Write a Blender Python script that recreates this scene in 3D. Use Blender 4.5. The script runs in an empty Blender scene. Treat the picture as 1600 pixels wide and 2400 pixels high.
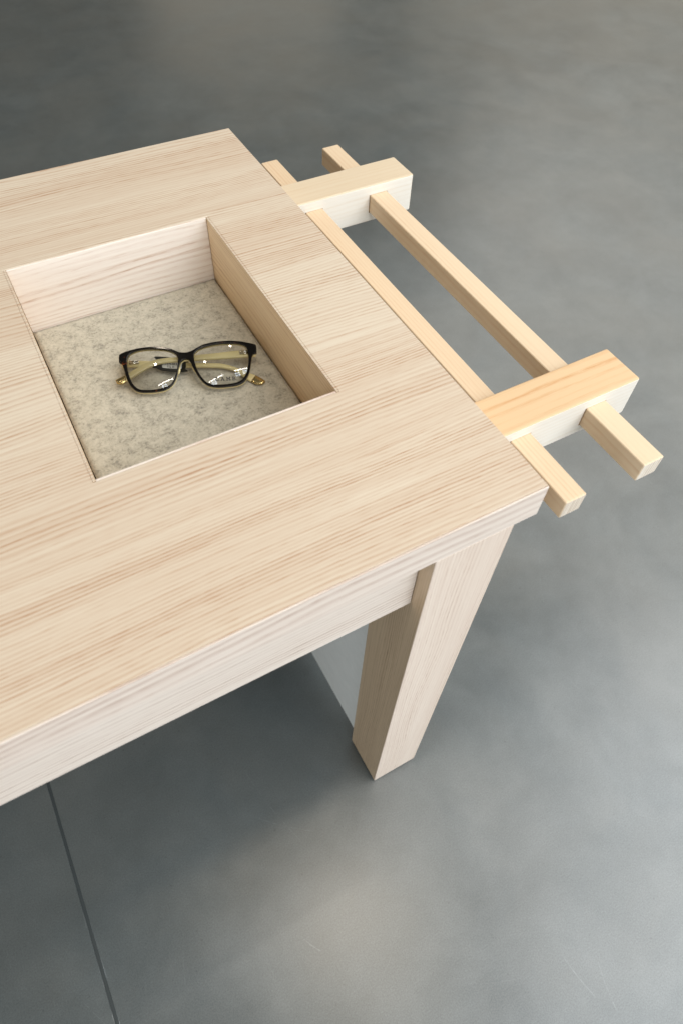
import bpy, bmesh, math, random
from mathutils import Vector, Matrix
random.seed(7)
scene = bpy.context.scene
C = scene.collection

# ------------------------------------------------------------------ camera
H = 0.7447                       # height of the desk top above the floor
cam_d = bpy.data.cameras.new('camera'); cam = bpy.data.objects.new('camera', cam_d); C.objects.link(cam)
RX = Vector((0.876322, -0.480804, 0.029780)); RY = Vector((-0.379216, -0.726648, -0.572868)); RZ = Vector((0.297076, 0.490724, -0.819107))
m = Matrix((( RX.x, -RY.x, -RZ.x), (RX.y, -RY.y, -RZ.y), (RX.z, -RY.z, -RZ.z))).to_4x4()
m.translation = Vector((-0.306657, -0.194427, 1.159283))
cam.matrix_world = m
cam_d.sensor_fit = 'HORIZONTAL'; cam_d.sensor_width = 36; cam_d.lens = 1574.94 / 1600 * 36
cam_d.clip_start = 0.02; cam_d.clip_end = 200
cam_d.dof.use_dof = True; cam_d.dof.focus_distance = 0.76; cam_d.dof.aperture_fstop = 9.0
scene.camera = cam

# ------------------------------------------------------------------ light
world = bpy.data.worlds.new('World'); scene.world = world; world.use_nodes = True
bg = world.node_tree.nodes['Background']
bg.inputs['Color'].default_value = (1.0, 0.91, 0.76, 1); bg.inputs['Strength'].default_value = 0.16

def lamp(name, loc, target, sx, sy, watts, col, shape='RECTANGLE', spread=180):
    d = bpy.data.lights.new(name, 'AREA'); d.shape = shape; d.size = sx
    if shape in ('RECTANGLE', 'ELLIPSE'): d.size_y = sy
    d.energy = watts; d.color = col; d.spread = math.radians(spread)
    o = bpy.data.objects.new(name, d); C.objects.link(o); o.location = loc
    o.rotation_euler = (Vector(target) - Vector(loc)).to_track_quat('-Z', 'Y').to_euler()
    return o
COOL = (0.86, 0.94, 1.0); WARM = (1.0, 0.86, 0.68)
lamp('ceiling_fill', (2.0, -2.5, 3.7), (1.5, -1.9, 0), 6.2, 4.2, 325, (0.955, 0.985, 1.0))  # added softbox for ceiling bounce, no real opening; main light and floor sheen
lamp('ceiling_fill', (5.6, 2.8, 3.7), (5.2, 2.5, 0), 6.0, 6.0, 205, (1.0, 0.96, 0.88))  # second bounce area, added to brighten the floor on the right
lamp('window_light', (0.6, -6.5, 1.9), (0, 0.2, 0.7), 6.0, 2.4, 255, COOL)
lamp('side_fill', (-5.5, -1.2, 1.7), (0, 0.2, 0.6), 3.0, 2.2, 112, COOL)  # unseen fill added from the left to lift panel, tray and rod faces
lamp('far_window_light', (4.4, 11.0, 2.0), (3.0, 2.0, 0.6), 3.0, 3.4, 20, (1.0, 0.87, 0.68))
lamp('far_window_light', (10.5, 9.5, 2.2), (3.0, 2.0, 0.6), 7.0, 3.6, 55, (1.0, 0.87, 0.68))
# small ceiling lamps and roof lights: they show as glints in the lenses and on the floor
for x, y, size, watts in ((-0.41, 1.30, 0.11, 1.6), (0.86, 1.62, 0.12, 2.0), (0.0, -0.06, 0.22, 12.0), (-1.9, 0.9, 0.12, 4.0)):
    lamp('ceiling_spot', (x, y, 3.5), (x, y, 0), size, size, watts, WARM, 'DISK')
for x in (-0.31, 0.87):
    lamp('tube_lamp', (x, 0.43, 3.5), (x, 0.43, 0), 0.66, 0.045, 2.2, (1.0, 0.97, 0.9))
for cx, cy in ((-0.43, 0.29), (0.63, 0.27), (0.98, 0.29)):
    for dx in (-0.062, 0.062):
        for dy in (-0.045, 0.045):
            lamp('roof_pane', (cx+dx, cy+dy, 3.5), (cx+dx, cy+dy, 0), 0.10, 0.07, 0.22, (0.80, 0.90, 1.0))
scene.view_settings.view_transform = 'Standard'; scene.view_settings.look = 'None'
scene.view_settings.exposure = -0.08; scene.view_settings.gamma = 1.0
scene.view_settings.use_curve_mapping = False
scene.render.resolution_x = 682; scene.render.resolution_y = 1024
scene.render.engine = 'CYCLES'

# ------------------------------------------------------------------ node helpers
def srgb(r, g, b):
    f = lambda c: ((c/255 + 0.055)/1.055)**2.4 if c/255 > 0.04045 else c/255/12.92
    return (f(r), f(g), f(b), 1)

class NT:
    def __init__(s, name):
        s.mat = bpy.data.materials.new(name); s.mat.use_nodes = True
        s.t = s.mat.node_tree; s.n = s.t.nodes; s.p = s.n['Principled BSDF']
    def link(s, a, b): s.t.links.new(a, b)
    def put(s, sock, v):
        if hasattr(v, 'is_linked') or hasattr(v, 'links'): s.link(v, sock)
        else: sock.default_value = v
    def math(s, op, a, b=0.0, c=0.0, clamp=False):
        n = s.n.new('ShaderNodeMath'); n.operation = op; n.use_clamp = clamp
        s.put(n.inputs[0], a); s.put(n.inputs[1], b); s.put(n.inputs[2], c)
        return n.outputs[0]
    def combine(s, x, y, z):
        n = s.n.new('ShaderNodeCombineXYZ'); s.put(n.inputs[0], x); s.put(n.inputs[1], y); s.put(n.inputs[2], z); return n.outputs[0]
    def noise(s, vec, scale=1.0, detail=2.0, rough=0.5, dist=0.0):
        n = s.n.new('ShaderNodeTexNoise'); s.put(n.inputs['Vector'], vec)
        n.inputs['Scale'].default_value = scale; n.inputs['Detail'].default_value = detail
        n.inputs['Roughness'].default_value = rough; n.inputs['Distortion'].default_value = dist
        return n.outputs['Fac']
    def ramp(s, fac, stops):
        n = s.n.new('ShaderNodeValToRGB'); s.link(fac, n.inputs[0]); e = n.color_ramp.elements
        while len(e) < len(stops): e.new(0.5)
        for el, (p, c) in zip(e, stops):
            el.position = p; el.color = c if len(c) == 4 else (*c, 1)
        return n.outputs[0]
    def mapr(s, v, a, b, c, d):
        n = s.n.new('ShaderNodeMapRange'); s.put(n.inputs[0], v)
        for i, x in enumerate((a, b, c, d)): n.inputs[i+1].default_value = x
        return n.outputs[0]
    def mix(s, fac, a, b, mode='MIX'):
        n = s.n.new('ShaderNodeMix'); n.data_type = 'RGBA'; n.blend_type = mode
        s.put(n.inputs['Factor'], fac)
        A = [i for i in n.inputs if i.name == 'A' and i.type == 'RGBA'][0]; B = [i for i in n.inputs if i.name == 'B' and i.type == 'RGBA'][0]
        s.put(A, a); s.put(B, b)
        return [o for o in n.outputs if o.type == 'RGBA'][0]
    def bump(s, h, strength, dist=0.001):
        n = s.n.new('ShaderNodeBump'); s.put(n.inputs['Height'], h)
        n.inputs['Strength'].default_value = strength; n.inputs['Distance'].default_value = dist
        s.link(n.outputs[0], s.p.inputs['Normal'])
    def objco(s):
        n = s.n.new('ShaderNodeTexCoord'); return n.outputs['Object']
    def sep(s, v):
        n = s.n.new('ShaderNodeSeparateXYZ'); s.link(v, n.inputs[0]); return n.outputs

def wood(name, grain='x', light=(222,198,168), dark=(196,156,118), spacing=0.0048, plank=0.14, contrast=1.0,
         rough=0.42, pores=1.0, warp=12.0, seed=0.0, across=None, per_object=False):
    t = NT(name); X, Y, Z = t.sep(t.objco())
    order = {'x': (X, Y, Z), 'y': (Y, X, Z), 'z': (Z, X, Y)}[grain]
    if across: order = {'xz': (X, Z, Y), 'yz': (Y, Z, X), 'zy': (Z, Y, X)}[grain + across]
    u, v, w = order
    if per_object:
        oi = t.n.new('ShaderNodeObjectInfo'); rr = oi.outputs['Random']
        u = t.math('ADD', u, t.math('MULTIPLY', rr, 7.0)); v = t.math('ADD', v, t.math('MULTIPLY', rr, 3.0))
    # strips of veneer, each with its own figure
    pid = t.math('FLOOR', t.math('DIVIDE', t.math('ADD', v, 0.031 + seed), plank))
    wn = t.n.new('ShaderNodeTexWhiteNoise'); wn.noise_dimensions = '1D'; t.put(wn.inputs['W'], t.math('ADD', pid, seed*13.7 + 3.3))
    r1 = wn.outputs['Value']
    q = t.math('ADD', v, t.math('MULTIPLY', w, 0.55))                  # growth layers lie at a slant through the board
    uo = t.math('ADD', u, t.math('MULTIPLY', r1, 23.0))
    big = t.noise(t.combine(t.math('MULTIPLY', uo, 1.5), t.math('MULTIPLY', q, 9.0), seed*7), 1.0, 2.0, 0.5)
    mid = t.noise(t.combine(t.math('MULTIPLY', uo, 14.0), t.math('MULTIPLY', q, 60.0), seed*3), 1.0, 2.0, 0.5)
    fm = t.noise(t.combine(t.math('MULTIPLY', q, 10.0), t.math('MULTIPLY', r1, 19.0), seed*11), 1.0, 1.5)
    ph = t.math('ADD', t.math('MULTIPLY', t.math('DIVIDE', q, spacing), t.mapr(r1, 0, 1, 0.80, 1.25)), t.math('MULTIPLY', fm, 8.0))
    ph = t.math('ADD', ph, t.math('MULTIPLY', big, warp))
    ph = t.math('ADD', ph, t.math('MULTIPLY', mid, 0.55))
    fr = t.math('FRACT', ph)
    ring = t.ramp(fr, [(0.0, (0.25,)*3), (0.10, (0.0,)*3), (0.42, (0.08,)*3), (0.80, (1.0,)*3), (1.0, (0.25,)*3)])
    rid = t.n.new('ShaderNodeTexWhiteNoise'); rid.noise_dimensions = '1D'; t.put(rid.inputs['W'], t.math('FLOOR', ph))
    band = t.noise(t.combine(t.math('MULTIPLY', uo, 0.8), t.math('MULTIPLY', q, 26.0), seed*5), 1.0, 2.0)
    amp = t.math('MULTIPLY', t.mapr(rid.outputs['Value'], 0, 1, 0.35, 1.0), t.mapr(band, 0.32, 0.68, 0.2, 1.25))
    # pores and flecks drawn out along the grain break the lines up
    jag = t.noise(t.combine(t.math('MULTIPLY', u, 55.0), t.math('MULTIPLY', v, 800.0), t.math('MULTIPLY', w, 800.0)), 1.0, 3.0, 0.65)
    ring = t.math('MULTIPLY', t.math('MULTIPLY', ring, amp), t.mapr(jag, 0.34, 0.62, 0.45, 1.2))
    streak = t.noise(t.combine(t.math('MULTIPLY', u, 6.0), t.math('MULTIPLY', v, 380.0), t.math('MULTIPLY', w, 380.0)), 1.0, 3.0, 0.65)
    porem = t.math('MULTIPLY', t.mapr(jag, 0.54, 0.70, 0.0, 1.0), t.math('ADD', 0.22, ring))
    tone = t.noise(t.combine(t.math('MULTIPLY', uo, 0.9), t.math('MULTIPLY', q, 17.0), seed*9), 1.0, 3.0, 0.55)
    f = t.math('ADD', t.math('MULTIPLY', ring, 0.80*contrast), t.math('MULTIPLY', t.math('SUBTRACT', streak, 0.5), 0.70*contrast))
    f = t.math('ADD', f, t.math('MULTIPLY', t.math('SUBTRACT', tone, 0.42), 0.55*contrast))
    f = t.math('ADD', f, t.math('MULTIPLY', t.math('SUBTRACT', r1, 0.4), 0.20))
    f = t.math('ADD', f, t.math('MULTIPLY', porem, 0.30*pores), clamp=True)
    col = t.ramp(f, [(0.0, srgb(*light)), (0.5, srgb(*[(a*0.52+b*0.48) for a, b in zip(light, dark)])), (1.0, srgb(*dark))])
    t.link(col, t.p.inputs['Base Color'])
    t.p.inputs['Roughness'].default_value = rough; t.p.inputs['Specular IOR Level'].default_value = 0.3
    t.bump(t.math('SUBTRACT', t.math('MULTIPLY', streak, 0.5), t.math('ADD', porem, t.math('MULTIPLY', ring, 0.3))), 0.15, 0.0004)
    return t.mat

def plain(name, col, rough=0.5, metal=0.0, spec=0.5, coat=0.0):
    t = NT(name); t.p.inputs['Roughness'].default_value = rough; t.p.inputs['Metallic'].default_value = metal
    t.p.inputs['Specular IOR Level'].default_value = spec; t.p.inputs['Coat Weight'].default_value = coat
    nz = t.noise(t.objco(), 60.0, 3.0)
    c = t.mix(t.mapr(nz, 0.3, 0.7, 0, 1), tuple(x*0.94 for x in col[:3]) + (1,), col)
    t.link(c, t.p.inputs['Base Color'])
    return t.mat

M = {}
M['top'] = wood('ash_top', 'x', light=(213,200,181), dark=(173,136,108), spacing=0.0043, plank=0.125, contrast=1.0, seed=0.0)
M['edge'] = wood('ash_edge', 'x', across='z', light=(230,217,205), dark=(178,150,134), spacing=0.0052, plank=0.30, contrast=1.0, seed=0.37)
M['apron'] = wood('ash_apron', 'x', across='z', light=(226,213,201), dark=(170,145,130), spacing=0.0060, plank=0.30, contrast=1.1, seed=0.11)
M['leg'] = wood('ash_leg', 'z', light=(230,214,199), dark=(178,146,126), spacing=0.0040, plank=0.11, contrast=0.75, seed=0.53)
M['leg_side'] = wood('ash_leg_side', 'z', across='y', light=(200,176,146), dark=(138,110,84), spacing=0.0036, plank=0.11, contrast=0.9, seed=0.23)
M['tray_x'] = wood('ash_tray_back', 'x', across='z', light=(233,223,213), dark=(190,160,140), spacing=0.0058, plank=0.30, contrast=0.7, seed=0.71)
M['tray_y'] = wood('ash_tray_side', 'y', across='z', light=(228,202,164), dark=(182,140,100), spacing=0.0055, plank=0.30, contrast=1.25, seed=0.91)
PINE = dict(plank=0.5, pores=0.12, per_object=True)
M['beam'] = wood('pine_beam', 'x', light=(221,190,150), dark=(200,142,90), spacing=0.0085, contrast=0.95, warp=5.0, seed=0.2, **PINE)
M['beam_far'] = wood('pine_beam_light', 'x', light=(219,203,178), dark=(204,174,136), spacing=0.0075, contrast=0.7, warp=4.0, seed=0.33, **PINE)
M['beam_pale'] = wood('pine_beam_front', 'x', across='z', light=(234,228,218), dark=(218,202,182), spacing=0.0060, contrast=0.6, warp=4.0, seed=0.6, **PINE)
M['rod'] = wood('pine_rod', 'y', light=(227,205,175), dark=(200,156,114), spacing=0.0052, contrast=0.4, warp=3.0, seed=0.4, **PINE)
M['end_grain'] = wood('pine_end_grain', 'z', light=(230,218,202), dark=(160,132,106), spacing=0.0026, contrast=1.2, warp=3.0, seed=0.8, **PINE)
M['white'] = plain('white_panel', srgb(238,238,234), 0.4)
M['gap'] = plain('dark_plinth', srgb(30,30,30), 0.7)

def felt_mat():
    t = NT('grey_wool_felt'); co = t.objco()
    a = t.noise(co, 85.0, 5.0, 0.62, 0.3); b = t.noise(co, 360.0, 4.0, 0.7, 0.6); c = t.noise(co, 900.0, 3.0, 0.7)
    X, Y, Z = t.sep(co)
    fib = t.noise(t.combine(t.math('MULTIPLY', X, 240.0), t.math('MULTIPLY', Y, 900.0), Z), 1.0, 3.0, 0.6, 1.5)
    f = t.math('ADD', t.math('MULTIPLY', a, 0.36), t.math('ADD', t.math('MULTIPLY', b, 0.40), t.math('ADD', t.math('MULTIPLY', c, 0.12), t.math('MULTIPLY', fib, 0.12))))
    col = t.ramp(f, [(0.35, srgb(114,112,106)), (0.43, srgb(156,151,138)), (0.49, srgb(181,175,159)), (0.58, srgb(197,191,175))])
    t.link(col, t.p.inputs['Base Color']); t.p.inputs['Roughness'].default_value = 0.95
    t.p.inputs['Specular IOR Level'].default_value = 0.1; t.p.inputs['Sheen Weight'].default_value = 0.15
    t.bump(t.math('ADD', c, fib), 0.5, 0.0006)
    return t.mat
M['felt'] = felt_mat()

def concrete_mat():
    t = NT('polished_concrete'); co = t.objco(); X, Y, Z = t.sep(co)
    a = t.noise(co, 1.1, 3.0, 0.5, 0.3); b = t.noise(co, 6.0, 6.0, 0.62, 0.3); c = t.noise(co, 330.0, 2.0, 0.6); d = t.noise(co, 34.0, 4.0, 0.7)
    f = t.math('ADD', t.math('MULTIPLY', a, 0.30), t.math('ADD', t.math('MULTIPLY', b, 0.34), t.math('ADD', t.math('MULTIPLY', c, 0.18), t.math('MULTIPLY', d, 0.18))))
    col = t.ramp(f, [(0.32, srgb(65,72,74)), (0.50, srgb(81,89,91)), (0.68, srgb(97,104,105))])
    col = t.mix(t.mapr(t.noise(co, 3.2, 4.0, 0.6, 0.4), 0.36, 0.64, 0.0, 0.35), col, srgb(92,92,87))
    grit = t.noise(co, 520.0, 2.0, 0.6)
    col = t.mix(1.0, col, t.ramp(grit, [(0.30, (0.82,)*3), (0.5, (1.0,)*3), (0.70, (1.18,)*3)]), 'MULTIPLY')
    pit = t.math('MULTIPLY', t.mapr(t.noise(co, 150.0, 1.0), 0.74, 0.78, 0.0, 0.5), 1.0)
    col = t.mix(pit, col, srgb(48,52,52))
    # dark specks and pale fibres
    v = t.n.new('ShaderNodeTexVoronoi'); t.put(v.inputs['Vector'], co); v.inputs['Scale'].default_value = 22.0
    gate = t.math('GREATER_THAN', t.noise(co, 9.0, 1.0), 0.66)
    sp = t.math('MULTIPLY', t.math('LESS_THAN', v.outputs['Distance'], 0.045), gate)
    col = t.mix(t.math('MULTIPLY', sp, 0.55), col, srgb(62,66,66))
    # long fine scratches
    def scratch(col, x0, y0, x1, y1, wd, amt):
        dx, dy = x1-x0, y1-y0; L = math.hypot(dx, dy); dx /= L; dy /= L
        px = t.math('SUBTRACT', X, x0); py = t.math('SUBTRACT', Y, y0)
        al = t.math('ADD', t.math('MULTIPLY', px, dx), t.math('MULTIPLY', py, dy))
        ac = t.math('SUBTRACT', t.math('MULTIPLY', px, -dy), t.math('MULTIPLY', py, -dx))
        ac = t.math('ADD', ac, t.math('MULTIPLY', t.math('SINE', t.math('MULTIPLY', al, 3.0/L)), L*0.03))
        mk = t.math('MULTIPLY', t.math('LESS_THAN', t.math('ABSOLUTE', ac), wd), t.math('MULTIPLY', t.math('GREATER_THAN', al, 0.0), t.math('LESS_THAN', al, L)))
        mk = t.math('MULTIPLY', mk, t.mapr(t.noise(co, 90.0, 2.0), 0.35, 0.6, 0.0, amt*0.6))
        return t.mix(mk, col, srgb(140,146,146))
    for s in SCR: col = scratch(col, *s)
    t.link(col, t.p.inputs['Base Color'])
    rg = t.math('ADD', t.mapr(a, 0.3, 0.7, 0.30, 0.34), t.mapr(b, 0.3, 0.7, -0.02, 0.03))
    t.link(rg, t.p.inputs['Roughness']); t.link(t.math('ADD', t.mapr(b, 0.32, 0.68, 0.76, 1.0), t.mapr(grit, 0.3, 0.7, -0.09, 0.09)), t.p.inputs['Specular IOR Level'])
    t.p.inputs['IOR'].default_value = 1.66
    t.bump(t.math('ADD', t.math('MULTIPLY', c, 0.4), d), 0.025, 0.0008)
    return t.mat
SCR = [(-0.30,0.05,-0.22,-0.02,0.0004,0.5), (-0.28,0.12,-0.245,-0.02,0.0004,0.4), (-0.60,-0.06,-0.56,-0.13,0.0004,0.35),
       (-0.30,-0.14,-0.285,-0.165,0.0007,0.5), (0.02,-0.34,0.03,-0.40,0.0008,0.5), (0.06,-0.37,0.045,-0.43,0.0006,0.5), (0.50,0.55,0.58,0.42,0.0005,0.3), (0.75,0.3,0.80,0.12,0.0005,0.3), (-0.45,-0.05,-0.47,-0.11,0.0003,0.4), (-0.12,-0.30,-0.05,-0.33,0.0003,0.4), (0.3,0.0,0.33,-0.14,0.0004,0.3), (0.42,0.22,0.36,0.13,0.0003,0.4), (-0.2,-0.22,-0.24,-0.25,0.0003,0.4)]
M['concrete'] = concrete_mat()
M['joint'] = plain('joint_sealant', srgb(58,64,65), 0.6)

# ------------------------------------------------------------------ mesh helpers
def obj(name, bm_or_me, mat, parent=None, smooth=False):
    if isinstance(bm_or_me, bmesh.types.BMesh):
        bmesh.ops.recalc_face_normals(bm_or_me, faces=bm_or_me.faces)
        me = bpy.data.meshes.new(name); bm_or_me.to_mesh(me); bm_or_me.free()
    else: me = bm_or_me
    me.name = name
    if mat: me.materials.clear(); me.materials.append(mat)
    if smooth:
        for p in me.polygons: p.use_smooth = True
    o = bpy.data.objects.new(name, me); C.objects.link(o); o.parent = parent
    return o
def box(x0, x1, y0, y1, z0, z1, bev=0.0, seg=2, bm=None):
    new = bm is None; bm = bm or bmesh.new()
    vs = [bm.verts.new((x, y, z)) for z in (z0, z1) for y in (y0, y1) for x in (x0, x1)]
    fs = [bm.faces.new([vs[i] for i in q]) for q in ((0,2,3,1), (4,5,7,6), (0,1,5,4), (2,6,7,3), (0,4,6,2), (1,3,7,5))]
    if bev:
        bmesh.ops.recalc_face_normals(bm, faces=bm.faces)
        es = list({e for f in fs for e in f.edges})
        bmesh.ops.bevel(bm, geom=es, offset=bev, segments=seg, affect='EDGES', profile=0.6)
    return bm
def cut(bm, cutters):
    """return a mesh: bm minus the given boxes"""
    o = obj('blank', bm, None)
    tmp = []
    for c in cutters:
        k = obj('cutter', box(*c), None); tmp.append(k)
        b = o.modifiers.new('cut', 'BOOLEAN'); b.operation = 'DIFFERENCE'; b.object = k; b.solver = 'EXACT'
    bpy.context.view_layer.update()
    me = bpy.data.meshes.new_from_object(o.evaluated_get(bpy.context.evaluated_depsgraph_get()))
    for q in tmp + [o]: bpy.data.objects.remove(q, do_unlink=True)
    return me
def thing(name, label, cat, loc=(0, 0, 0)):
    o = bpy.data.objects.new(name, None); C.objects.link(o); o.location = loc
    o['label'] = label; o['category'] = cat
    return o

# ------------------------------------------------------------------ floor, with a saw-cut joint
JX, JW = -0.567, 0.0025
bm = bmesh.new()
prof = [(-9, 0), (JX-JW-0.0006, 0), (JX-JW, -0.0006), (JX-JW, -0.006), (JX+JW, -0.006), (JX+JW, -0.0006), (JX+JW+0.0006, 0), (13, 0)]
rows = [-9] + [-0.6 + 0.006*k for k in range(300)] + [15]
rng = random.Random(3); prev = None; jl = jr = 0.0
for y in rows:                                   # the arrises of the cut are slightly ragged
    jl = 0.6*jl + rng.uniform(-0.0004, 0.0004); jr = 0.6*jr + rng.uniform(-0.0004, 0.0004)
    if rng.random() < 0.03: jl -= 0.0012
    if rng.random() < 0.03: jr += 0.0012
    jj = [0, jl, 0, 0, 0, 0, jr, 0]
    cur = [bm.verts.new((x + dx, y, z)) for (x, z), dx in zip(prof, jj)]
    if prev:
        for i in range(len(prof)-1): bm.faces.new((prev[i], prev[i+1], cur[i+1], cur[i]))
    prev = cur
floor = obj('floor', bm, M['concrete']); floor['kind'] = 'structure'; floor['label'] = 'grey polished concrete floor with one saw-cut joint'
obj('joint_filler', box(JX-JW+0.0001, JX+JW-0.0001, -8.99, 14.99, -0.0058, -0.0009), M['joint'], floor)

# ------------------------------------------------------------------ desk
T = 0.0377; XL = -1.50; D = 0.63
TX0, TX1, TY0, TY1, TD = -0.3097, -0.0994, 0.1687, 0.4593, 0.0748
LI, LW, LD = 0.0227, 0.0768, 0.0757
desk = thing('desk', 'pale ash desk with a felt lined recess and pine side rack', 'desk')
zt, zb = H, H - T
# top board with the opening
WL = 0.0024                                    # tray wall board
def ring_board(x0, x1, y0, y1, hx0, hx1, hy0, hy1, z0, z1, bev):
    bm = bmesh.new(); xs = (x0, hx0, hx1, x1); ys = (y0, hy0, hy1, y1)
    V = {(i, j, k): bm.verts.new((xs[i], ys[j], (z0, z1)[k])) for i in range(4) for j in range(4) for k in range(2)}
    for i in range(3):
        for j in range(3):
            if i == 1 and j == 1: continue
            for k in range(2): bm.faces.new((V[i,j,k], V[i+1,j,k], V[i+1,j+1,k], V[i,j+1,k]))
    for i in range(3):
        for j in (0, 3): bm.faces.new((V[i,j,0], V[i+1,j,0], V[i+1,j,1], V[i,j,1])); bm.faces.new((V[j,i,0], V[j,i+1,0], V[j,i+1,1], V[j,i,1]))
    for j in (1, 2): bm.faces.new((V[1,j,0], V[2,j,0], V[2,j,1], V[1,j,1])); bm.faces.new((V[j,1,0], V[j,2,0], V[j,2,1], V[j,1,1]))
    bmesh.ops.recalc_face_normals(bm, faces=bm.faces)
    es = [e for e in bm.edges if len(e.link_faces) == 2 and e.calc_face_angle() > 0.5]
    bmesh.ops.bevel(bm, geom=es, offset=bev, segments=1, affect='EDGES')
    return bm
EB = 0.0016
obj('tabletop', ring_board(XL, 0, EB, D, TX0-WL, TX1+WL, TY0-WL, TY1+WL, zb, zt, 0.0004), M['top'], desk)
obj('edge_band', box(XL, 0, 0, EB-0.0002, zb, zt-0.0003, 0.0004, 1), M['edge'], desk)
# legs
for (x0, y0) in ((-LI-LW, 0.0), (-LI-LW, D-LD), (XL+LI, 0.0), (XL+LI, D-LD)):
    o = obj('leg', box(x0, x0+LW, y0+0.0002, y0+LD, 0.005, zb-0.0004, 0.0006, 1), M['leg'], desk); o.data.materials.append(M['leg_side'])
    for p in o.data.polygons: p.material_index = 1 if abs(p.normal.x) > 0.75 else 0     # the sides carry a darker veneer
    obj('foot', box(x0+0.008, x0+LW-0.008, y0+0.008, y0+LD-0.008, 0.0, 0.0056), M['gap'], desk)
# aprons between the legs
ax0, ax1 = XL+LI+LW+0.0003, -LI-LW-0.0006
for y0 in (0.0168, D-0.0168-0.02):
    obj('apron', box(ax0, ax1, y0, y0+0.02, H-0.1354, zb-0.0003, 0.0004, 1), M['apron'], desk)
# white end panels
for x0 in (-0.0932, XL+0.0752):
    obj('end_panel', box(x0, x0+0.018, LD-0.01, D-LD+0.01, H-0.7078, zb-0.0003, 0.0006, 1), M['white'], desk)
# recessed tray
zf = H - TD
for x0, x1 in ((TX0-WL, TX0), (TX1, TX1+WL)):
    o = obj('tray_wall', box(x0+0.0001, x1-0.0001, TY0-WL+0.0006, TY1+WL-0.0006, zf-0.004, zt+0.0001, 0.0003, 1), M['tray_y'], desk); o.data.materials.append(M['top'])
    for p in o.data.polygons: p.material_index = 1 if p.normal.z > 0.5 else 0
for y0, y1 in ((TY0-WL, TY0), (TY1, TY1+WL)):
    obj('tray_wall', box(TX0+0.0002, TX1-0.0002, y0+0.0004, y1, zf-0.004, zt-0.0002, 0.0004, 1), M['tray_x'], desk)
obj('tray_bottom', box(TX0-WL, TX1+WL, TY0-WL, TY1+WL, zf-0.010, zf-0.0042), M['gap'], desk)
# felt sheet with a slightly uneven surface and cut edge
bm = bmesh.new(); nx, ny = 42, 58; fx0, fx1, fy0, fy1 = TX0+0.0008, TX1-0.0012, TY0+0.0008, TY1-0.0006
g = [[bm.verts.new((fx0+(fx1-fx0)*i/nx + (random.uniform(-.0003,.0003) if i in (0,nx) else 0), fy0+(fy1-fy0)*j/ny + (random.uniform(-.0003,.0003) if j in (0,ny) else 0), zf + random.uniform(-.00012,.00012) - (0.0008 if i in (0,nx) or j in (0,ny) else 0))) for j in range(ny+1)] for i in range(nx+1)]
for i in range(nx):
    for j in range(ny): bm.faces.new((g[i][j], g[i+1][j], g[i+1][j+1], g[i][j+1]))
ed = [v for i in range(nx+1) for j in range(ny+1) for v in [g[i][j]] if i in (0,nx) or j in (0,ny)]
ext = bmesh.ops.extrude_edge_only(bm, edges=[e for e in bm.edges if len(e.link_faces) == 1])
for v in [q for q in ext['geom'] if isinstance(q, bmesh.types.BMVert)]: v.co.z = zf - 0.0041
obj('felt_lining', bm, M['felt'], desk, smooth=True)

# side rack: two beams under the top, two rods through them
BZ = zb - 0.0003; BH = 0.0483; BX = 0.1925
RZT, RH = BZ - 0.0126, 0.0231
RODX = ((0.0384, 0.0619), (0.1292, 0.1540))
G = 0.0006
for y0, y1 in ((0.4962, 0.5446), (0.0817, 0.1300)):
    b = box(-0.074, BX, y0, y1, BZ-BH, BZ, 0.0024, 3)
    me = cut(b, [(x0-G*1.4, x1+G*0.5, y0-0.02, y1+0.02, RZT-RH-G, RZT+G*0.5) for x0, x1 in RODX])
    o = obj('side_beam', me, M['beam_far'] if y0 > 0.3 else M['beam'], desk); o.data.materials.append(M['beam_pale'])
    for p in o.data.polygons: p.material_index = 1 if p.normal.y < -0.75 else 0      # the face towards the front is paler
for x0, x1 in RODX:
    o = obj('side_rod', box(x0, x1, 0.0022, 0.6264, RZT-RH, RZT, 0.0018, 3), M['rod'], desk)
    o.data.materials.append(M['end_grain'])
    for p in o.data.polygons: p.material_index = 1 if abs(p.normal.y) > 0.75 else 0

# ------------------------------------------------------------------ spectacles in the tray
felt_z = zf + 0.0003
GA = math.radians(-20.918)
GQ = Vector((-0.184592, 0.329341, felt_z + 0.019))
glasses = thing('eyeglasses', 'black tortoiseshell eyeglasses with cream folded arms lying on the felt', 'eyeglasses', (GQ.x, GQ.y, felt_z))
glasses.rotation_euler = (0, 0, GA)
TILT = math.radians(17); CT, ST = math.cos(TILT), math.sin(TILT); KC = 0.7
LENS_L = [(-55.91, 5.23), (-53.61, 8.32), (-49.38, 10.33), (-42.96, 11.65), (-36.08, 11.72), (-28.27, 11.04), (-20.48, 9.69), (-14.21, 7.67), (-9.93, 5.02), (-7.16, 1.67), (-5.99, -2.38), (-6.35, -6.84), (-7.15, -13.47), (-8.91, -19.98), (-11.38, -26.37), (-14.46, -30.75), (-18.9, -33.32), (-25.21, -34.86), (-32.9, -35.23), (-40.57, -34.52), (-45.33, -33.15), (-49.09, -29.97), (-52.32, -24.65), (-54.35, -18.9), (-56.1, -11.49), (-56.9, -4.72), (-57.0, 0.88)]
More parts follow.
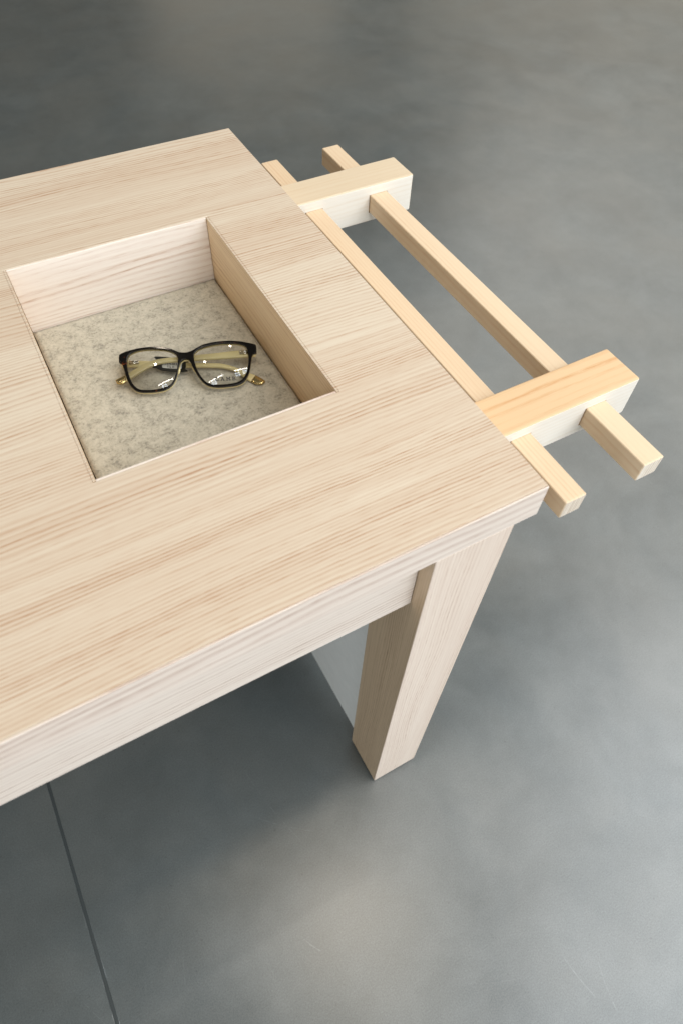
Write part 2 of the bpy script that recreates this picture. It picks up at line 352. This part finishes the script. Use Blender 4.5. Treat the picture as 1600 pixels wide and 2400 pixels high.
LENS_R = [(9.89, 0.5), (11.33, 3.86), (14.49, 6.8), (20.08, 9.28), (27.29, 11.08), (35.58, 12.25), (44.94, 12.48), (53.7, 11.84), (59.65, 10.06), (62.76, 7.42), (64.34, 2.9), (64.66, -3.47), (64.05, -9.79), (62.79, -16.67), (60.94, -22.86), (57.79, -28.34), (53.72, -31.89), (48.71, -33.82), (41.62, -34.88), (34.07, -35.07), (27.66, -34.68), (22.42, -32.63), (19.37, -29.97), (15.91, -24.81), (13.05, -18.44), (11.02, -11.47), (9.91, -5.15)]
OUTER = [(-2.16, 4.18), (-5.53, 5.2), (-11.71, 8.86), (-18.46, 11.31), (-27.21, 13.09), (-36.02, 13.58), (-44.87, 13.18), (-53.28, 11.87), (-59.22, 10.37), (-63.49, 8.61), (-64.48, 6.36), (-64.58, 1.88), (-64.29, -0.67), (-61.74, -2.69), (-60.36, -6.5), (-59.26, -11.09), (-58.18, -16.75), (-56.61, -21.91), (-54.33, -27.13), (-51.55, -31.3), (-47.77, -34.51), (-42.54, -36.42), (-34.89, -37.27), (-27.22, -37.26), (-20.46, -36.16), (-15.55, -33.65), (-12.03, -30.15), (-9.41, -25.45), (-7.17, -19.03), (-5.65, -12.49), (-4.46, -8.12), (-2.63, -5.47), (-0.11, -3.72), (2.54, -3.33), (4.66, -4.13), (6.14, -6.74), (8.0, -12.48), (10.14, -17.61), (12.27, -22.7), (15.2, -27.83), (18.19, -31.72), (21.76, -34.72), (27.53, -36.75), (34.99, -37.39), (43.09, -36.92), (50.16, -36.04), (56.3, -33.54), (59.86, -29.66), (63.01, -24.18), (65.25, -16.74), (66.62, -9.86), (67.58, -4.82), (68.61, -2.3), (70.4, -0.75), (72.69, 0.17), (73.17, 4.63), (73.0, 8.9), (70.76, 10.46), (65.87, 11.84), (59.35, 13.41), (52.79, 14.44), (45.11, 14.9), (37.39, 14.72), (29.65, 13.82), (21.9, 12.35), (15.75, 9.88), (10.67, 6.74), (6.76, 4.82), (2.91, 3.85)]
def F(x, y, z=0.0):
    """frame-plane millimetres -> spectacles' own space (metres); z is out of the front"""
    x, y, z = x/1000, y/1000, z/1000
    z -= KC*x*x
    return Vector((x, y*CT - z*ST, 0.019 + y*ST + z*CT))
def closed_spline(pts, n):
    """resample a closed outline with Catmull-Rom"""
    out = []; N = len(pts)
    for i in range(N):
        p0, p1, p2, p3 = [Vector(pts[(i+k-1) % N]) for k in range(4)]
        for s in range(n):
            q = s/n
            out.append(0.5*((2*p1) + (-p0+p2)*q + (2*p0-5*p1+4*p2-p3)*q*q + (-p0+3*p1-3*p2+p3)*q**3))
    return out
def offset(pts, d):
    """move a clockwise or counter-clockwise outline outwards by d"""
    N = len(pts); area = sum(pts[i].x*pts[(i+1) % N].y - pts[(i+1) % N].x*pts[i].y for i in range(N)); sg = 1 if area > 0 else -1
    out = []
    for i in range(N):
        t = (pts[(i+1) % N] - pts[i-1]); t = t.normalized() if t.length > 1e-9 else Vector((1, 0))
        out.append(pts[i] + Vector((t.y, -t.x))*d*sg)
    return out
oc = closed_spline(OUTER, 4); lc = closed_spline(LENS_L, 6); rc = closed_spline(LENS_R, 6)
def frame_layer(grow, zlo, zhi, bev):
    """plate between the outer outline and both lens openings, with rounded edges"""
    bm = bmesh.new(); loops = []
    steps = [(0.0, zlo), (0.0, zhi - bev), (bev*0.3, zhi - bev*0.3), (bev, zhi)] if bev else [(0.0, zlo), (0.0, zhi)]
    rings = []
    for src, sg in ((oc, 1), (lc, -1), (rc, -1)):
        rs = []
        for ins, z in steps:
            pts = offset(src, sg*(grow - ins)); rs.append([bm.verts.new((p.x, p.y, z)) for p in pts])
        for a, b in zip(rs, rs[1:]):
            for i in range(len(a)): bm.faces.new((a[i], a[(i+1) % len(a)], b[(i+1) % len(b)], b[i]))
        rings.append(rs)
    for lev in (0, -1):
        es = []
        for rs in rings:
            r = rs[lev]
            for i in range(len(r)): es.append(bm.edges.get((r[i], r[(i+1) % len(r)])))
        bmesh.ops.triangle_fill(bm, use_beauty=True, use_dissolve=False, edges=es)
    for v in bm.verts: v.co = F(*v.co)
    return bm
def tortoise():
    t = NT('tortoiseshell_acetate'); co = t.objco()
    a = t.noise(co, 95.0, 3.0, 0.6, 1.2)
    col = t.ramp(a, [(0.0, srgb(8,7,7)), (0.63, srgb(12,10,9)), (0.68, srgb(70,30,12)), (0.74, srgb(150,84,34))])
    t.link(col, t.p.inputs['Base Color']); t.p.inputs['Roughness'].default_value = 0.10; t.p.inputs['Specular IOR Level'].default_value = 0.4
    return t.mat
M['tort'] = tortoise()
M['cream'] = plain('cream_acetate', srgb(214,200,150), 0.22, coat=0.3)
M['steel'] = plain('hinge_steel', srgb(200,196,186), 0.18, 1.0)
M['gold'] = plain('gold_tip', srgb(196,176,126), 0.2, 1.0)
M['clip'] = plain('black_clip_plastic', srgb(22,24,23), 0.35)
M['label'] = plain('white_label', srgb(206,206,200), 0.5)
M['ink'] = plain('black_ink', srgb(16,16,18), 0.5)
def lens_mat():
    t = NT('clear_lens')
    tr = t.n.new('ShaderNodeBsdfTransparent'); tr.inputs[0].default_value = (0.96, 0.965, 0.96, 1)
    gl = t.n.new('ShaderNodeBsdfGlossy'); gl.inputs['Roughness'].default_value = 0.0
    fr = t.n.new('ShaderNodeFresnel'); fr.inputs[0].default_value = 1.56
    mx = t.n.new('ShaderNodeMixShader'); t.link(t.math('MULTIPLY', fr.outputs[0], 1.5), mx.inputs[0])
    t.link(tr.outputs[0], mx.inputs[1]); t.link(gl.outputs[0], mx.inputs[2])
    t.link(mx.outputs[0], t.n['Material Output'].inputs['Surface'])
    return t.mat
M['lens'] = lens_mat()

front = obj('front_frame', frame_layer(0.12, -1.9, 0.6, 0.45), M['tort'], glasses, smooth=False)
obj('inner_layer', frame_layer(0.12, -3.9, -1.92, 0.0), M['cream'], front)
# shade smooth only round the outline
for o in (front,):
    for p in o.data.polygons: p.use_smooth = len(p.vertices) == 4
def lens_bulge(x, y, cx, cy): return -1.0 + 2.6*(1 - ((x-cx)**2 + (y-cy)**2)/(30.0**2))
LC = {}
for key, src in (('L', lc), ('R', rc)):
    pts = offset(src, 0.7); cx = sum(p.x for p in pts)/len(pts); cy = sum(p.y for p in pts)/len(pts); LC[key] = (cx, cy)
    bm = bmesh.new(); prev = None; cen = bm.verts.new(F(cx, cy, lens_bulge(cx, cy, cx, cy) - 1.2))
    for k in range(1, 19):
        s = k/18; cur = []
        for p in pts:
            x, y = cx + (p.x-cx)*s, cy + (p.y-cy)*s
            cur.append(bm.verts.new(F(x, y, lens_bulge(x, y, cx, cy) - 1.2)))
        for i in range(len(cur)):
            j = (i+1) % len(cur)
            bm.faces.new((cur[i], cur[j], cen) if prev is None else (cur[i], cur[j], prev[j], prev[i]))
        prev = cur
    lo = obj('lens', bm, M['lens'], glasses, smooth=True)
    if key == 'R': lens_r = lo

# folded arms: ribbons given by their upper and lower edges, lying behind the front
RT_U = [(70.87, 9.37), (64.13, 9.12), (48.46, 8.67), (29.52, 7.55), (9.63, 6.88), (-8.16, 5.93), (-15.52, 5.94), (-22.89, 5.41), (-30.25, 4.18), (-37.59, 1.69), (-44.4, -1.74), (-49.73, -5.18), (-55.51, -8.86), (-59.34, -11.5), (-64.58, -14.29), (-68.85, -16.86)]
RT_L = [(71.67, 0.3), (64.05, 0.27), (47.95, 0.31), (29.17, 0.51), (9.67, 0.66), (-8.05, 0.49), (-15.4, 0.45), (-22.5, -0.02), (-28.61, -1.2), (-35.2, -3.96), (-41.53, -7.71), (-46.85, -11.43), (-53.57, -15.87), (-58.34, -19.28), (-62.37, -21.86), (-67.62, -20.8)]
LT_U = [(-62.75, 13.9), (-57.85, 13.44), (-45.99, 12.0), (-34.13, 10.4), (-19.26, 8.3), (-4.36, 6.3), (0.21, 5.5), (9.03, 4.13), (19.52, 2.52), (30.58, 1.16), (37.2, -0.23), (43.21, -2.6), (49.71, -5.99), (55.6, -9.9), (63.08, -14.69), (70.0, -19.05), (75.24, -23.22), (78.81, -27.21), (78.73, -28.29)]
LT_L = [(-62.48, 5.9), (-57.64, 4.95), (-45.86, 3.35), (-34.07, 2.08), (-19.3, 0.65), (-4.5, -0.51), (0.09, -0.92), (8.89, -1.77), (19.35, -2.83), (30.36, -4.12), (36.41, -5.22), (41.32, -7.04), (47.28, -9.84), (52.57, -14.41), (58.77, -21.61), (64.52, -26.53), (69.21, -30.25), (72.45, -31.14), (75.78, -30.75)]
def P(x, y, z0, g): return Vector((x/1000, y/1000, z0 + g*(y/1000 + 0.030)))
def ribbon(U, L, z0, g, th, a, b, swell=0.0):
    """rounded bar between two edge lines, samples a..b"""
    bm = bmesh.new(); rings = []
    def cr(pts, i, q):
        N = len(pts); p0, p1, p2, p3 = [Vector(pts[min(max(i+k-1, 0), N-1)]) for k in range(4)]
        return 0.5*((2*p1) + (-p0+p2)*q + (2*p0-5*p1+4*p2-p3)*q*q + (-p0+3*p1-3*p2+p3)*q**3)
    ns = 5; st = []
    for i in range(a, b):
        for s in range(ns): st.append((i, s/ns))
    st.append((b-1, 1.0))
    for i, q in st:
        u = cr(U, i, q); l = cr(L, i, q); r = []
        c = (u+l)/2; h = (u-l)/2 * (1 + swell)
        for cx, cz in ((1, -.5), (.92, -.12), (.72, 0), (0, .06), (-.72, 0), (-.92, -.12), (-1, -.5), (-.92, -.88), (-.7, -1), (.7, -1), (.92, -.88)):
            pt = c + h*cx; v = P(pt.x, pt.y, z0, g); v.z += cz*th + swell*cz*th
            v.z = max(v.z, 0.0004)
            r.append(bm.verts.new(v))
        rings.append(r)
    for p, q in zip(rings, rings[1:]):
        for i in range(len(p)): bm.faces.new((p[i], p[(i+1) % len(p)], q[(i+1) % len(p)], q[i]))
    bm.faces.new(rings[0]); bm.faces.new(list(reversed(rings[-1])))
    return bm
AR, AL = (0.0075, 0.17), (0.0035, 0.08)
arm_r = obj('temple_arm', ribbon(RT_U, RT_L, *AR, 0.0026, 0, 13), M['cream'], glasses, True)
obj('tip', ribbon(RT_U, RT_L, *AR, 0.0026, 13, 15), M['gold'], arm_r, True)
arm_l = obj('temple_arm', ribbon(LT_U, LT_L, *AL, 0.0026, 0, 15), M['cream'], glasses, True)
obj('tip', ribbon(LT_U, LT_L, *AL, 0.0026, 15, 18), M['gold'], arm_l, True)
# hinges: two barrels and a plate, reaching from the arm up to the front
def hinge(parent, x, y, z0, g, sx):
    bm = bmesh.new(); b = P(x, y, z0, g)
    for k in (-1.4, 1.4):
        mt = Matrix.Translation(b + Vector((0, k/1000*1.0, 0.0006))) @ Matrix.Rotation(math.pi/2, 4, 'Y')
        bmesh.ops.create_cone(bm, cap_ends=True, segments=14, radius1=0.00115, radius2=0.00115, depth=0.0085, matrix=mt)
        e = b + Vector((0.0043*sx, k/1000, 0.0006))
        bmesh.ops.create_uvsphere(bm, u_segments=12, v_segments=8, radius=0.00115, matrix=Matrix.Translation(e))
    obj('hinge', bm, M['steel'], parent, True)
hinge(arm_l, -52.4, 9.0, *AL, 1); hinge(arm_r, 60.6, 4.9, *AR, -1)
# end pieces joining the front to the arms
for (x0, x1, ya, yb, z0, g, par) in ((-64.0, -59.5, 0.5, 7.5, *AL, front), (66.5, 72.4, 0.8, 8.5, *AR, front)):
    bm = bmesh.new(); vs = []
    for x, y in ((x0, ya), (x1, ya), (x1, yb), (x0, yb)):
        top = F(x, y, -3.8); lo = Vector((top.x, top.y + 0.001, max(0.0006, z0 + g*(top.y+0.030) - 0.0022)))
        vs.append((bm.verts.new(lo), bm.verts.new(top)))
    for i in range(4):
        j = (i+1) % 4; bm.faces.new((vs[i][0], vs[j][0], vs[j][1], vs[i][1]))
    bm.faces.new([v[0] for v in vs]); bm.faces.new([v[1] for v in vs])
    bmesh.ops.recalc_face_normals(bm, faces=bm.faces); bmesh.ops.bevel(bm, geom=list(bm.edges), offset=0.0005, segments=2, affect='EDGES')
    obj('end_piece', bm, M['cream'], par)
# nose pads moulded into the bridge
for sx, pts in ((-1, ((-5.2, -10.0), (-6.4, -18.5))), (1, ((6.9, -9.5), (10.3, -18.5)))):
    bm = bmesh.new(); ring = []
    for k in range(9):
        s = k/8; w = math.sin(math.pi*min(1, .08+s*.88))*1.5
        x = pts[0][0] + (pts[1][0]-pts[0][0])*s; y = pts[0][1] + (pts[1][1]-pts[0][1])*s
        ring.append([bm.verts.new(F(x + dx*w, y, -3.4 + dz*w*1.6)) for dx, dz in ((.7, .4), (.7, -.6), (0, -1.1), (-.7, -.6), (-.7, .4))])
    for a, b in zip(ring, ring[1:]):
        for i in range(5): bm.faces.new((a[i], a[(i+1) % 5], b[(i+1) % 5], b[i]))
    bm.faces.new(ring[0]); bm.faces.new(ring[-1])
    obj('nose_pad', bm, M['cream'], front, True)

# print on the right demo lens: slab letters laid on the lens surface
def on_lens(x, y, lift=0.06):
    cx, cy = LC['R']; return F(x, y, lens_bulge(x, y, cx, cy) - 1.2 + lift)
def stroke_mesh(bm, pts, w, place):
    pts = [Vector(p) for p in pts]; N = len(pts); a = []
    for i, p in enumerate(pts):
        t = (pts[min(i+1, N-1)] - pts[max(i-1, 0)]).normalized(); n = Vector((-t.y, t.x))*w/2
        e = t*w*0.3*(-1 if i == 0 else 1 if i == N-1 else 0)
        a.append((bm.verts.new(place(*(p+n+e))), bm.verts.new(place(*(p-n+e)))))
    for q, r in zip(a, a[1:]): bm.faces.new((q[0], q[1], r[1], r[0]))
def arc(cx, cy, rx, ry, a0, a1, n=8): return [(cx+rx*math.cos(math.radians(a0+(a1-a0)*i/n)), cy+ry*math.sin(math.radians(a0+(a1-a0)*i/n))) for i in range(n+1)]
LET = {'L': [[(.3,0),(.3,1)], [(.05,1),(.6,1)], [(.05,0),(.95,0),(.95,.3)]],
       'A': [[(.12,0),(.5,1)], [(.5,1),(.88,0)], [(.26,.36),(.74,.36)], [(-.05,0),(.32,0)], [(.68,0),(1.05,0)], [(.28,1),(.52,1)]],
       'M': [[(.15,0),(.15,1)], [(.15,1),(.52,.3)], [(.52,.3),(.9,1)], [(.9,0),(.9,1)], [(-.05,0),(.38,0)], [(.67,0),(1.1,0)], [(-.05,1),(.18,1)], [(.87,1),(1.1,1)]],
       'B': [[(.2,0),(.2,1)], [(0,1),(.5,1)] , [(0,0),(.55,0)], [(.5,1)]+arc(.5,.76,.32,.24,90,-90)+[(.2,.52)], [(.55,.52)]+arc(.55,.26,.38,.26,90,-90)+[(.4,0)]],
       '.': [[(.0,0.02),(.14,0.02)]]}
bm = bmesh.new(); x = 29.6; hgt = 3.3
for ch in 'L.A.M.B.':
    wd = {'L': 3.2, 'A': 3.5, 'M': 3.7, 'B': 3.2, '.': 3.0}[ch]
    for s in LET[ch]:
        w = 0.74 if ch != '.' else 0.5
        q = [(x + a*wd, -29.9 + b*hgt) for a, b in s]
        stroke_mesh(bm, q, w, on_lens)
    x += wd + 0.75 if ch != '.' else 1.35
obj('lens_print', bm, M['ink'], lens_r)

# price tag clipped round the lower arm
CLIP = [(-31.99, 14.4), (-30.87, 14.8), (-25.17, 14.09), (-18.96, 12.92), (-10.28, 10.8), (-3.37, 6.69), (3.07, 5.54), (2.68, 4.77), (0.2, 4.73), (0.08, -1.62), (-0.85, -5.19), (1.47, -6.73), (1.7, -7.42), (1.07, -8.18), (-6.06, -8.05), (-15.37, -6.69), (-23.2, -4.41), (-25.65, -3.28), (-30.07, -0.43), (-33.51, 0.46), (-33.76, 1.65), (-31.07, 2.39), (-29.35, 4.56), (-29.36, 6.9), (-28.13, 10.48), (-29.87, 11.66), (-31.11, 13.13)]
LABEL = [(-23.68, 5.85), (-23.94, 0.7), (-23.57, -0.83), (-22.71, -1.58), (-8.96, -4.4), (-5.03, -4.85), (-4.28, -4.19), (-3.67, 3.43), (-3.64, 5.44), (-7.85, 6.35), (-15.27, 7.06), (-22.69, 7.27)]
STROKES = [[(-22.7, 6.26), (-23.56, 5.68), (-23.56, 4.84), (-22.58, 4.41), (-22.58, 3.41), (-23.44, 2.99)], [(-22.99, 6.96), (-23.0, 2.61)],
 [(-21.09, 5.1), (-20.35, 5.53), (-20.23, 4.52), (-21.22, 2.94), (-19.75, 2.8)], [(-19.12, 5.42), (-19.25, 3.59), (-17.77, 3.44)], [(-18.01, 5.14), (-18.02, 1.8)],
 [(-15.54, 4.07), (-16.28, 4.47), (-16.66, 3.67), (-16.17, 2.95), (-15.54, 3.9), (-15.56, 1.56)], [(-12.83, 2.97), (-13.7, 3.05), (-13.83, 1.39), (-12.97, 1.14), (-12.59, 2.44), (-12.95, 3.31)],
 [(-12.09, 3.06), (-11.34, 3.49), (-11.11, 2.63), (-11.99, 1.05), (-10.26, 1.05)], [(-9.24, 3.63), (-9.2, 0.28)], [(-18.52, 0.85), (-18.48, -1.32)], [(-16.92, 0.52), (-16.93, -1.64)],
 [(-15.57, 0.23), (-16.07, -1.55), (-15.46, -2.44), (-14.84, -1.84), (-15.58, -1.27)], [(-12.86, -0.37), (-13.61, -1.29), (-13.13, -2.34), (-12.02, -2.28), (-11.76, -0.97), (-12.86, -0.3)],
 [(-12.06, 5.91), (-12.07, 5.24)], [(-10.83, 5.79), (-11.08, 4.81), (-10.1, 4.55), (-9.96, 5.71), (-10.82, 6.13)]]
tag = thing('price_tag', 'small black clip-on tag with handwritten white label under the left lens', 'price tag', glasses.location)
tag.rotation_euler = (0, 0, GA)
TZ = (0.0041, 0.08)
def plate(pts, lo, hi):
    bm = bmesh.new(); a = [bm.verts.new(P(x, y, TZ[0]+lo, TZ[1])) for x, y in pts]; b = [bm.verts.new(P(x, y, TZ[0]+hi, TZ[1])) for x, y in pts]
    n = len(pts)
    for i in range(n): bm.faces.new((a[i], a[(i+1) % n], b[(i+1) % n], b[i]))
    for r in (a, b): bmesh.ops.triangle_fill(bm, use_beauty=True, edges=[bm.edges.get((r[i], r[(i+1) % n])) for i in range(n)])
    return bm
obj('clip_body', plate(CLIP, -0.0008, 0.0003), M['clip'], tag)
lb = obj('paper_label', plate(LABEL, 0.00032, 0.00045), M['label'], tag)
bm = bmesh.new()
for s in STROKES: stroke_mesh(bm, s, 0.55, lambda x, y: P(x, y, TZ[0]+0.00055, TZ[1]))
obj('handwriting', bm, M['ink'], lb)
